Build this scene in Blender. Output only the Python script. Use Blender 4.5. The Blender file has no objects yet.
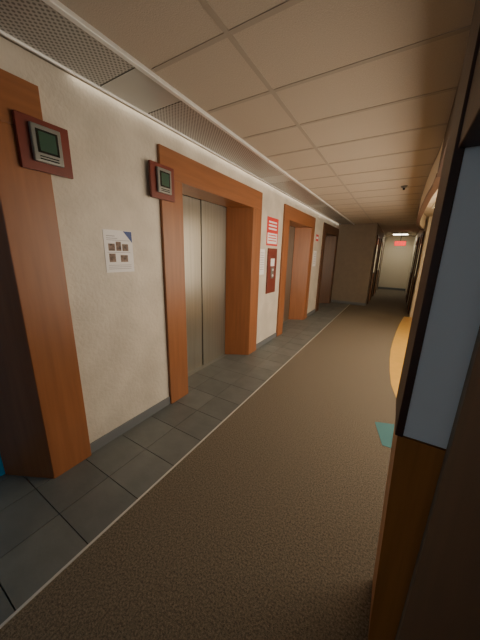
import bpy, bmesh, math
from mathutils import Matrix, Vector
S=bpy.context.scene
# ------------------------------------------------ materials
def mat(name,col,rough=.6,metal=0,spec=.5,var=0,vscale=(8,8,8),bump=0,bscale=200,emit=None,estr=0,detail=6,col2=None):
    m=bpy.data.materials.new(name); m.use_nodes=True
    nt=m.node_tree; b=nt.nodes['Principled BSDF']
    b.inputs['Base Color'].default_value=(*col,1); b.inputs['Roughness'].default_value=rough
    b.inputs['Metallic'].default_value=metal; b.inputs['Specular IOR Level'].default_value=spec
    tc=nt.nodes.new('ShaderNodeTexCoord')
    if var>0 or col2:
        mp=nt.nodes.new('ShaderNodeMapping'); mp.inputs['Scale'].default_value=vscale
        nt.links.new(tc.outputs['Object'],mp.inputs[0])
        n=nt.nodes.new('ShaderNodeTexNoise'); n.inputs['Scale'].default_value=1; n.inputs['Detail'].default_value=detail
        nt.links.new(mp.outputs[0],n.inputs['Vector'])
        r=nt.nodes.new('ShaderNodeValToRGB')
        c2=col2 or tuple(min(1,c*(1+var)) for c in col); c1=tuple(c*(1-var) for c in col) if not col2 else col
        r.color_ramp.elements[0].position=.32; r.color_ramp.elements[1].position=.68
        r.color_ramp.elements[0].color=(*c1,1); r.color_ramp.elements[1].color=(*c2,1)
        nt.links.new(n.outputs['Fac'],r.inputs[0]); nt.links.new(r.outputs[0],b.inputs['Base Color'])
    if bump>0:
        n2=nt.nodes.new('ShaderNodeTexNoise'); n2.inputs['Scale'].default_value=bscale; n2.inputs['Detail'].default_value=3
        nt.links.new(tc.outputs['Object'],n2.inputs['Vector'])
        bp=nt.nodes.new('ShaderNodeBump'); bp.inputs['Strength'].default_value=bump; bp.inputs['Distance'].default_value=.01
        nt.links.new(n2.outputs['Fac'],bp.inputs['Height']); nt.links.new(bp.outputs[0],b.inputs['Normal'])
    if emit:
        b.inputs['Emission Color'].default_value=(*emit,1); b.inputs['Emission Strength'].default_value=estr
    return m
M={}
M['plaster']=mat('plaster_wall',(.58,.545,.48),.45,var=.11,vscale=(4,4,4),bump=.45,bscale=38)
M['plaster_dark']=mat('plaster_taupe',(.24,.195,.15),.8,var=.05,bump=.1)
M['cream']=mat('cream_paint',(.78,.71,.56),.6,bump=.05)
M['wood']=mat('cherry_wood',(.28,.108,.042),.36,var=.12,vscale=(25,25,1.6),detail=5)
M['woodh']=mat('cherry_wood_horizontal',(.28,.108,.042),.36,var=.12,vscale=(25,1.6,25),detail=5)
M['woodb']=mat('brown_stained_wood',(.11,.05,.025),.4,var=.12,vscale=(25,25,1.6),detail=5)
M['woodo']=mat('oak_orange_wood',(.42,.17,.04),.4,var=.15,vscale=(25,25,1.6),detail=5)
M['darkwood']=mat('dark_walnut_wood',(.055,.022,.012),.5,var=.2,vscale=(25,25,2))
M['steel']=mat('brushed_steel',(.28,.27,.235),.28,metal=.75,var=.10,vscale=(60,60,.8))
M['steelblue']=mat('blue_enamel_door',(.01,.40,.85),.35,metal=.1,var=.04,vscale=(4,4,2))  # steel door with the blue of reflected daylight put into its colour
M['trimmetal']=mat('white_aluminium_trim',(.78,.80,.81),.3,metal=.3)
M['blank']=mat('blank_grille_metal',(.46,.47,.46),.35,metal=.4)
M['edge']=mat('edge_strip_metal',(.62,.62,.60),.35,metal=.2)
M['base']=mat('grey_vinyl_baseboard',(.14,.155,.17),.5)
M['acoustic']=mat('acoustic_ceiling_tile',(.52,.455,.375),.9,var=.05,vscale=(150,150,150),bump=.25,bscale=220)
M['tbar']=mat('ceiling_tbar',(.40,.35,.29),.6)
M['blue']=mat('pale_grey_blue_paint',(.80,.86,.90),.6,bump=.05)
M['yellow']=mat('yellow_linoleum',(.70,.42,.09),.35,var=.06)
M['teal']=mat('teal_carpet_inlay',(.07,.20,.22),.9,bump=.3)
M['paper']=mat('white_paper',(.80,.81,.85),.6)
M['ink']=mat('photo_brown_print',(.16,.11,.09),.6,var=.7,vscale=(40,40,40))
M['inkblue']=mat('blue_print',(.05,.09,.28),.6)
M['grey']=mat('grey_text_print',(.45,.45,.5),.7)
M['red']=mat('red_sign_paint',(.65,.035,.03),.5)
M['plate']=mat('oxblood_plate',(.17,.035,.025),.35,var=.1)
M['black']=mat('black_display_glass',(.012,.016,.014),.15)
M['lcd']=mat('green_lcd',(.035,.085,.06),.25)
M['casing']=mat('grey_metal_casing',(.24,.25,.24),.35,metal=.5)
M['glass']=mat('lit_frosted_glass',(.7,.62,.42),.2,emit=(1,.8,.45),estr=.25)
M['lamp']=mat('wall_wash_lamp',(1,.9,.75),.5,emit=(1,.88,.70),estr=3.2)
M['lampf']=mat('corridor_lamp_panel',(1,1,1),.5,emit=(1,.90,.70),estr=16)
M['lampy']=mat('alcove_lamp_panel',(1,1,1),.5,emit=(1,.70,.32),estr=9)
M['exit']=mat('exit_sign_red',(.6,.02,.02),.4,emit=(1,.05,.04),estr=2.2)
M['black2']=mat('black_plastic',(.02,.02,.02),.5)
M['win']=mat('window_daylight',(.6,.8,1),.5,emit=(.80,.90,1),estr=1.6)  # glow of the added back window, bluish fill
M['winw']=mat('window_warm_daylight',(.9,.8,.7),.5,emit=(1,.84,.64),estr=4.4)  # glow of the added alcove window, warm fill for the lobby

def carpet():
    m=mat('mottled_carpet',(.10,.08,.055),.95,bump=.5,bscale=300)
    nt=m.node_tree;b=nt.nodes['Principled BSDF']
    tc=nt.nodes['Texture Coordinate']
    n=nt.nodes.new('ShaderNodeTexNoise'); n.inputs['Scale'].default_value=110; n.inputs['Detail'].default_value=8;n.inputs['Roughness'].default_value=.75
    nt.links.new(tc.outputs['Object'],n.inputs['Vector'])
    r=nt.nodes.new('ShaderNodeValToRGB'); e=r.color_ramp.elements
    e[0].position=.40;e[0].color=(.085,.072,.054,1);e[1].position=.62;e[1].color=(.26,.22,.165,1)
    nt.links.new(n.outputs['Fac'],r.inputs[0])
    nt.links.new(r.outputs[0],b.inputs['Base Color']); return m
M['carpet']=carpet()
def slate():
    m=mat('slate_floor_tile',(.1,.12,.13),.42,bump=.15,bscale=25)
    nt=m.node_tree;b=nt.nodes['Principled BSDF'];tc=nt.nodes['Texture Coordinate']
    n=nt.nodes.new('ShaderNodeTexNoise');n.inputs['Scale'].default_value=6;n.inputs['Detail'].default_value=6
    geo=nt.nodes.new('ShaderNodeNewGeometry')
    nt.links.new(tc.outputs['Object'],n.inputs['Vector'])
    a=nt.nodes.new('ShaderNodeMath');a.operation='MULTIPLY_ADD';a.inputs[1].default_value=.3
    nt.links.new(geo.outputs['Random Per Island'],a.inputs[0]);nt.links.new(n.outputs['Fac'],a.inputs[2])
    r=nt.nodes.new('ShaderNodeValToRGB');e=r.color_ramp.elements
    e[0].position=.4;e[0].color=(.125,.14,.14,1);e[1].position=1;e[1].color=(.185,.20,.195,1)
    nt.links.new(a.outputs[0],r.inputs[0]);nt.links.new(r.outputs[0],b.inputs['Base Color']);return m
M['slate']=slate()
M['grout']=mat('dark_grout',(.07,.08,.085),.9)
def perf():
    m=mat('perforated_metal',(.45,.46,.45),.35,metal=.4)
    nt=m.node_tree;b=nt.nodes['Principled BSDF'];tc=nt.nodes['Texture Coordinate']
    mp=nt.nodes.new('ShaderNodeMapping');mp.inputs['Scale'].default_value=(48,48,1);mp.inputs['Rotation'].default_value=(0,0,math.radians(45))
    fr=nt.nodes.new('ShaderNodeVectorMath');fr.operation='FRACTION'
    sb=nt.nodes.new('ShaderNodeVectorMath');sb.operation='SUBTRACT';sb.inputs[1].default_value=(.5,.5,0)
    ml=nt.nodes.new('ShaderNodeVectorMath');ml.operation='MULTIPLY';ml.inputs[1].default_value=(1,1,0)
    ln=nt.nodes.new('ShaderNodeVectorMath');ln.operation='LENGTH'
    r=nt.nodes.new('ShaderNodeValToRGB');e=r.color_ramp.elements
    e[0].position=.26;e[0].color=(.16,.16,.155,1);e[1].position=.4;e[1].color=(.46,.46,.45,1)
    L=nt.links.new
    L(tc.outputs['Object'],mp.inputs[0]);L(mp.outputs[0],fr.inputs[0]);L(fr.outputs[0],sb.inputs[0]);L(sb.outputs[0],ml.inputs[0]);L(ml.outputs[0],ln.inputs[0]);L(ln.outputs['Value'],r.inputs[0]);L(r.outputs[0],b.inputs['Base Color'])
    return m
M['perf']=perf()
# ------------------------------------------------ mesh helpers
def mk(name,parts,m,parent=None,bev=0):
    """parts: list of ('b',x0,x1,y0,y1,z0,z1) boxes or ('p',[(x,y)..],z0,z1) prisms; joined in one mesh"""
    bm=bmesh.new()
    for p in parts:
        if p[0]=='b':
            _,x0,x1,y0,y1,z0,z1=p; poly=[(x0,y0),(x1,y0),(x1,y1),(x0,y1)]
        else: _,poly,z0,z1=p
        lo=[bm.verts.new((x,y,z0)) for x,y in poly]; hi=[bm.verts.new((x,y,z1)) for x,y in poly]
        n=len(poly); bm.faces.new(lo); bm.faces.new(hi)
        for i in range(n): bm.faces.new((lo[i],lo[(i+1)%n],hi[(i+1)%n],hi[i]))
    bmesh.ops.recalc_face_normals(bm,faces=bm.faces)
    me=bpy.data.meshes.new(name);bm.to_mesh(me);bm.free()
    o=bpy.data.objects.new(name,me);S.collection.objects.link(o);me.materials.append(M[m])
    if bev:
        md=o.modifiers.new('bevel','BEVEL');md.width=bev;md.segments=2;md.limit_method='ANGLE'
    if parent: 
        o.parent=parent; o.matrix_parent_inverse=Matrix.Translation(-Vector(parent.location))
    return o
def emp(name,loc):
    e=bpy.data.objects.new(name,None);e.location=loc;e.empty_display_size=.1;S.collection.objects.link(e);return e
def cyl(name,c,r,h,m,parent=None,axis='Z',r2=None,seg=32):
    bm=bmesh.new();bmesh.ops.create_cone(bm,cap_ends=True,segments=seg,radius1=r,radius2=r if r2 is None else r2,depth=h)
    if axis=='X': bmesh.ops.rotate(bm,verts=bm.verts,matrix=Matrix.Rotation(math.pi/2,3,'Y'))
    bmesh.ops.translate(bm,verts=bm.verts,vec=c)
    me=bpy.data.meshes.new(name);bm.to_mesh(me);bm.free();me.materials.append(M[m])
    o=bpy.data.objects.new(name,me);S.collection.objects.link(o)
    if parent: o.parent=parent;o.matrix_parent_inverse=Matrix.Translation(-Vector(parent.location))
    return o
WX=-1.79; CH=2.48; YB=-2.6; YL=8.9; YE=14.4
EY=[-1.03,1.62,4.31,6.99]; EW=1.84
# ------------------------------------------------ floor
mk('floor',[('b',-2.6,1.3,YB-.1,YE+.1,-.12,-.012)],'grout')
curve=[(.30,2.80),(.206,3.02),(.14,3.4),(.115,3.8),(.10,4.3),(.10,4.8),(.125,5.4),(.165,6.1),(.225,6.9),(.30,7.7),(.33,7.9)]
mk('floor_carpet',[('p',[(-1.16,YB),(1.0,YB),(1.0,2.8)]+curve+[(.45,7.9),(.45,YE),(-.71,YE),(-.71,YL),(-1.16,YL)],-.012,0)],'carpet')
mk('floor_linoleum',[('p',[(1.0,2.8),(1.0,7.9),(.33,7.9)]+curve[::-1],-.012,.001)],'yellow')
mk('carpet_inlay',[('p',[(.03,2.46),(.107,2.15),(.45,2.15),(.45,2.62)],.0,.003)],'teal')
mk('floor_edge_strip',[('b',-1.172,-1.16,YB,YL,-.012,.004)],'edge')
tiles=[];g=.0025;ts=.306
y=YB
while y<YL-.01:
    y1=min(y+ts,YL)
    for x0,x1 in((-1.478,-1.172),(-1.784,-1.478),(-2.09,-1.784)):
        tiles.append(('b',x0+g,x1-g,y+g,y1-g,-.012,0))
    y=y1
mk('floor_tiles',tiles,'slate')
# ------------------------------------------------ left wall with elevators
segs=[];ys=[YB]+[v for e in EY for v in(e,e+EW)]+[YL]
for i in range(0,len(ys),2):
    if ys[i+1]-ys[i]>.02: segs.append(('b',-2.3,WX,ys[i],ys[i+1],0,CH))
for e in EY: segs.append(('b',-2.3,WX,e,e+EW,2.33,CH))
mk('wall_left',segs,'plaster')
mk('baseboard_left',[('b',WX,WX+.012,ys[i],ys[i+1],0,.085) for i in range(0,len(ys),2)],'base',bev=.003)
F=WX+.028
for k,e in enumerate(EY):
    P=emp('elevator',(WX,e+EW/2,0))
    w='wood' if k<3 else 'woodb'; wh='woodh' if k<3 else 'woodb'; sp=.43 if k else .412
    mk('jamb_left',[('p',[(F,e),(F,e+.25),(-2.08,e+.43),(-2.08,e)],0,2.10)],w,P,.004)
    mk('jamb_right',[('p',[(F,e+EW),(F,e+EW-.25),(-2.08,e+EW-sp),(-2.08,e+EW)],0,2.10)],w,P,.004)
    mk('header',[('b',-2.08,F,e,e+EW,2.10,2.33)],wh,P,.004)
    dm='steelblue' if k==0 else 'steel'  # nearest door gets the painted daylight reflection
    a,b=e+.43,e+EW-sp; c=(a+b)/2-.02
    mk('door_panel_left',[('b',-2.12,-2.095,a-.02,c-.002,.004,2.10)],dm,P,.003)
    mk('door_panel_right',[('b',-2.115,-2.083,c+.002,b+.02,.004,2.10)],dm,P,.003)
    mk('sill',[('b',-2.10,-2.083+.05,a,b,0,.004)],'casing',P)
    mk('shaft_back',[('b',-2.16,-2.13,e,e+EW,0,2.33)],'black2',P)
# ------------------------------------------------ floor indicators (plate+display)
def lantern(y0,y1,z0=1.93,z1=2.19,x=F):
    yc=(y0+y1)/2; P=emp('elevator_floor_indicator',(x,yc,(z0+z1)/2))
    mk('backplate',[('b',x,x+.022,y0,y1,z0,z1)],'plate',P,.003)
    h=(z1-z0)
    mk('casing',[('b',x+.022,x+.045,yc-.072,yc+.072,z0+h*.17,z1-h*.13)],'casing',P,.006)
    mk('display',[('b',x+.045,x+.048,yc-.052,yc+.052,z0+h*.34,z1-h*.22)],'black',P,.002)
    mk('screen',[('b',x+.048,x+.0485,yc-.04,yc+.04,z0+h*.38,z1-h*.26)],'lcd',P)
    mk('vent_line',[('b',x+.045,x+.0465,yc-.045,yc+.045,z0+h*.22,z0+h*.24),('b',x+.045,x+.0465,yc-.045,yc+.045,z0+h*.27,z0+h*.29)],'black',P)
lantern(.67,.92,1.91,2.165); lantern(1.50,1.75,1.92,2.18)
# ------------------------------------------------ notices
def paper(name,y0,y1,z0,z1,x=WX,m='paper'):
    P=emp(name,(x,(y0+y1)/2,(z0+z1)/2))
    mk('sheet',[('b',x,x+.003,y0,y1,z0,z1)],m,P); return P
P=paper('wall_poster',1.095,1.325,1.345,1.645); x=WX+.003
mk('photos',[('b',x,x+.001,1.125,1.175,1.50,1.55),('b',x,x+.001,1.185,1.225,1.50,1.565),('b',x,x+.001,1.235,1.285,1.50,1.55),('b',x,x+.001,1.125,1.175,1.42,1.48),('b',x,x+.001,1.215,1.275,1.42,1.47)],'ink',P)
bmv=[('b',x,x+.001,1.115,1.20,1.585,1.59),('b',x,x+.001,1.115,1.18,1.60,1.606)]+[('b',x,x+.001,1.115,1.30,z,z+.004) for z in(1.395,1.382,1.369,1.487,1.573)]
mk('text_lines',bmv,'grey',P)
# blue corner flash (triangle in wall plane)
me=bpy.data.meshes.new('corner_flash');me.from_pydata([(x+.001,1.25,1.642),(x+.001,1.322,1.642),(x+.001,1.322,1.56)],[],[(0,1,2)]);me.materials.append(M['inkblue'])
o=bpy.data.objects.new('corner_flash',me);S.collection.objects.link(o);o.parent=P;o.matrix_parent_inverse=Matrix.Translation(-Vector(P.location))
P=paper('wall_notice',3.50,3.66,1.2,1.58)
mk('text_lines',[('b',x,x+.001,3.52,3.64,1.52-i*.035,1.53-i*.035) for i in range(8)],'grey',P)
P=paper('fire_safety_sign',3.70,4.12,1.64,2.06,m='red')
mk('white_panel',[('b',x,x+.001,3.73,4.09,1.67,1.83)],'paper',P)
mk('lettering',[('b',x,x+.001,3.76,4.06,1.98-i*.05,2.005-i*.05) for i in range(3)],'paper',P)
mk('red_lettering',[('b',x+.001,x+.002,3.76,4.06,1.79-i*.04,1.805-i*.04) for i in range(3)],'red',P)
P=emp('elevator_call_station',(WX,3.93,1.2))
mk('backplate',[('b',WX,WX+.02,3.76,4.10,.88,1.60)],'plate',P,.003)
mk('button_plate',[('b',WX+.02,WX+.03,3.88,3.98,1.12,1.30)],'casing',P,.003)
mk('card',[('b',WX+.02,WX+.024,3.86,4.0,1.32,1.44)],'paper',P)
cyl('button_up',(WX+.034,3.93,1.26),.018,.01,'paper',P,'X');cyl('button_down',(WX+.034,3.93,1.17),.018,.01,'paper',P,'X')
P=paper('wall_notice',6.32,6.58,1.25,1.62)
mk('text_lines',[('b',x,x+.001,6.35,6.55,1.56-i*.04,1.572-i*.04) for i in range(7)],'grey',P)
P=paper('wall_notice',6.40,6.62,1.85,2.0,m='red')
mk('lettering',[('b',x,x+.001,6.43,6.59,1.90,1.95)],'paper',P)
# ------------------------------------------------ ceiling
mk('ceiling',[('b',-1.35,1.3,YB-.1,YE+.1,CH,CH+.08),('b',-2.3,-1.35,YB-.1,YL,CH+.012,CH+.08)],'acoustic')
tb=[];w=.014
tb.append(('b',-.83-w,-.83+w,YB,YE,CH-.003,CH))
tb.append(('b',.17-w,.17+w,YB,7.9,CH-.003,CH))
y=1.70-.49*9
while y<YE:
    if y>YB:
        if y<YL: tb.append(('b',-1.33,.45 if y>7.9 else .9,y-w,y+w,CH-.0025,CH))
        else: tb.append(('b',-.70,.44,y-w,y+w,CH-.0025,CH))
    y+=.49
mk('ceiling_grid',tb,'tbar')
P=emp('ceiling_diffuser_grille',(-1.55,3,CH))
pf=[];pl=[];y=YB
edges=[YB,-1.4,-1.05,1.14,1.50,3.3,3.62,5.4,5.72,7.5,7.8,YL]
for i in range(len(edges)-1):
    (pf if i%2==0 else pl).append(('b',-1.735,-1.375,edges[i]+.004,edges[i+1]-.004,CH-.004,CH+.006))
mk('perforated_panels',pf,'perf',P);mk('blank_panels',pl,'blank',P)
mk('trim_outer',[('b',-1.375,-1.345,YB,YL,CH-.022,CH+.01)],'trimmetal',P,.003)
mk('trim_inner',[('b',-1.75,-1.735,YB,YL,CH-.015,CH+.01)],'trimmetal',P,.003)
P=emp('wall_wash_light',(-1.76,5,CH))
mk('tube',[('b',-1.775,-1.755,1.0,8.8,CH+.004,CH+.01)],'lamp',P)
P=emp('ceiling_smoke_detector',(-.10,4.55,CH))
cyl('body',(-.10,4.55,CH-.014),.032,.02,'casing',P,r2=.04);cyl('base',(-.10,4.55,CH-.003),.045,.006,'casing',P);cyl('sensor',(-.10,4.55,CH-.035),.014,.03,'black2',P)
# ------------------------------------------------ far walls
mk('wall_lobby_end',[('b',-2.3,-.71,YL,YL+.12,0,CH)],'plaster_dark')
mk('baseboard_lobby_end',[('b',WX,-.71,YL-.012,YL,0,.085)],'base')
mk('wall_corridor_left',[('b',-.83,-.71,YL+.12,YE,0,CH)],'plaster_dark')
mk('wall_corridor_end',[('b',-.83,.6,YE,YE+.12,0,CH)],'cream')
mk('wall_corridor_right',[('b',.45,.6,7.9,YE,0,CH)],'cream')
mk('wall_alcove_end',[('b',.6,1.15,7.9,8.02,0,CH)],'cream')
mk('wall_alcove_right',[('b',1.0,1.15,.5,7.9,0,CH)],'cream')
mk('baseboard_corridor_end',[('b',-.71,.45,YE-.012,YE,0,.1)],'base')
P=emp('window_2',(1.0,4.5,1.4))  # unseen window, added in the alcove as the lobby's main light
mk('glazing',[('b',.985,1.0,1.6,6.0,.5,2.3)],'winw',P)
mk('mullions',[('b',.95,1.0,yy-.03,yy+.03,.45,2.35) for yy in(1.6,3.05,4.5,6.0)]+[('b',.95,1.0,1.6,6.0,.44,.5),('b',.95,1.0,1.6,6.0,2.3,2.36)],'woodo',P,.003)
def sidedoor(name,xw,sx,y0,y1):
    P=emp(name,(xw,(y0+y1)/2,0)); X=lambda a,b:(min(xw+sx*a,xw+sx*b),max(xw+sx*a,xw+sx*b))
    a,b=X(0,.035)
    mk('frame',[('b',a,b,y0,y0+.08,0,2.1),('b',a,b,y1-.08,y1,0,2.1),('b',a,b,y0,y1,2.1,2.18)],'darkwood',P,.003)
    a,b=X(0,.015); mk('leaf',[('b',a,b,y0+.08,y1-.08,.005,2.1)],'woodo',P,.002)
    a,b=X(.015,.02); mk('glass_light',[('b',a,b,y0+.25,y1-.25,1.0,1.9)],'glass',P)
    a,b=X(.015,.07); mk('lever',[('b',a,b,y0+.14,y0+.17,1.0,1.03)],'casing',P,.003)
sidedoor('door_1',-.71,1,9.3,10.3); sidedoor('door_2',-.71,1,11.3,12.3)
sidedoor('door_3',.45,-1,8.3,9.2); sidedoor('door_4',.45,-1,10.6,11.5)
P=emp('exit_sign',(-.08,12,2.05))
mk('housing',[('b',-.27,.11,12.0,12.05,1.96,2.14)],'black2',P,.005)
mk('face',[('b',-.26,.10,11.994,12.0,1.97,2.13)],'exit',P)
L=[]
for i,(cx) in enumerate((-.19,-.115,-.045,.03)):
    if i==0: L+=[('b',cx-.022,cx-.012,11.991,11.994,2.0,2.1)]+[('b',cx-.022,cx+.022,11.991,11.994,z,z+.012) for z in(2.0,2.044,2.088)]
    if i==1: L+=[('p',[(cx-.02,11.991),(cx-.008,11.991),(cx-.008,11.994),(cx-.02,11.994)],2.0,2.1),('b',cx+.008,cx+.02,11.991,11.994,2.0,2.1),('b',cx-.01,cx+.01,11.991,11.994,2.045,2.057)]
    if i==2: L+=[('b',cx-.006,cx+.006,11.991,11.994,2.0,2.1)]
    if i==3: L+=[('b',cx-.006,cx+.006,11.991,11.994,2.0,2.1),('b',cx-.025,cx+.025,11.991,11.994,2.088,2.1)]
mk('lettering',L,'paper',P); mk('hanger',[('b',-.09,-.07,12.015,12.035,2.14,CH)],'black2',P)
for yy in (13.3,):
    P=emp('ceiling_light_panel',(-.13,yy,CH))
    mk('lens',[('b',-.40,.14,yy-.22,yy+.22,CH-.006,CH)],'lampf',P)
    mk('rim',[('b',-.43,-.40,yy-.25,yy+.25,CH-.012,CH),('b',.14,.17,yy-.25,yy+.25,CH-.012,CH),('b',-.40,.14,yy-.25,yy-.22,CH-.012,CH),('b',-.40,.14,yy+.22,yy+.25,CH-.012,CH)],'trimmetal',P)
# ------------------------------------------------ right side: fascia, alcove lamps, column
fc=[(.16,2.9),(.165,3.25),(.15,3.8),(.145,4.5),(.15,5.4),(.165,6.1),(.2,6.9),(.28,7.6),(.34,7.9)]
def ribbon(pts,t): return pts+[(x+t,y) for x,y in reversed(pts)]
mk('trim_fascia_cream',[('p',ribbon(fc,.05),2.2,CH)],'cream')
mk('trim_fascia_wood',[('p',ribbon([(x-.004,y) for x,y in fc],.058),2.17,2.2)],'woodb')
mk('trim_fascia_dark',[('p',ribbon([(.08,1.1),(.12,1.7),(.16,2.9)],.05),2.17,CH)],'darkwood')  # near stretch of the fascia, its lack of light painted as dark wood
for yy in(3.9,6.2):
    P=emp('alcove_ceiling_light',(.62,yy,CH));mk('lens',[('b',.42,.82,yy-.4,yy+.4,CH-.008,CH)],'lampy',P)
    mk('rim',[('b',.39,.42,yy-.43,yy+.43,CH-.014,CH),('b',.82,.85,yy-.43,yy+.43,CH-.014,CH)],'trimmetal',P)
P=emp('wall_column',(.3,1,0))
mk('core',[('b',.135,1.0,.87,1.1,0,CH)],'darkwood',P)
z1=.955
mk('corner_trim',[('b',.071,.092,.855,1.1,z1,CH)],'darkwood',P,.002)
mk('painted_panel',[('b',.092,1.0,.860,.87,.96,CH)],'blue',P)
mk('painted_panel_side',[('b',.092,.135,.87,1.1,.96,CH)],'blue',P)
# wainscot with slightly battered outer edge
bm=bmesh.new();v=[bm.verts.new(c) for c in[(.122,.858,0),(.6,.858,0),(.6,.858,z1),(.078,.858,z1),(.122,1.1,0),(.6,1.1,0),(.6,1.1,z1),(.078,1.1,z1)]]
for f in((0,1,2,3),(7,6,5,4),(0,3,7,4),(1,5,6,2),(3,2,6,7),(0,4,5,1)): bm.faces.new([v[i] for i in f])
bmesh.ops.recalc_face_normals(bm,faces=bm.faces)
me=bpy.data.meshes.new('wainscot');bm.to_mesh(me);bm.free();me.materials.append(M['woodo'])
o=bpy.data.objects.new('wainscot',me);S.collection.objects.link(o);o.parent=P;o.matrix_parent_inverse=Matrix.Translation(-Vector(P.location))
P=emp('door_frame',(.2,.5,0))
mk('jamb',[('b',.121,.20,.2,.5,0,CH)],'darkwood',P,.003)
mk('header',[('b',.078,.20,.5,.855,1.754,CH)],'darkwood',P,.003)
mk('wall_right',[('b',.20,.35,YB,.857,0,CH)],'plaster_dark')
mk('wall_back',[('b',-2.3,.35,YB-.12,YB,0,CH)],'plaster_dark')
P=emp('window_1',(-.9,YB,1.5))  # unseen window, added behind the camera as bluish daylight fill
mk('glazing',[('b',-1.5,-.3,YB,YB+.01,.9,2.2)],'win',P)
mk('frame',[('b',-1.56,-1.5,YB,YB+.04,.84,2.26),('b',-.3,-.24,YB,YB+.04,.84,2.26),('b',-1.5,-.3,YB,YB+.04,.84,.9),('b',-1.5,-.3,YB,YB+.04,2.2,2.26),('b',-.92,-.88,YB,YB+.03,.9,2.2)],'trimmetal',P,.003)
# ------------------------------------------------ world + camera
W=bpy.data.worlds.new('World');S.world=W;W.use_nodes=True
W.node_tree.nodes['Background'].inputs[0].default_value=(.9,.85,.8,1);W.node_tree.nodes['Background'].inputs[1].default_value=.02
cam=bpy.data.cameras.new('camera');co=bpy.data.objects.new('camera',cam);S.collection.objects.link(co)
f=Vector((-.4988,.8296,-.2505)).normalized();r=Vector((.8534,.5205,.0246));r=(r-f*r.dot(f)).normalized();u=r.cross(f)
m=Matrix((( r.x,u.x,-f.x,0),(r.y,u.y,-f.y,0),(r.z,u.z,-f.z,1.5),(0,0,0,1)))
co.matrix_world=m
cam.sensor_fit='VERTICAL';cam.sensor_height=24;cam.lens=24*255/640;cam.clip_start=.01
S.camera=co
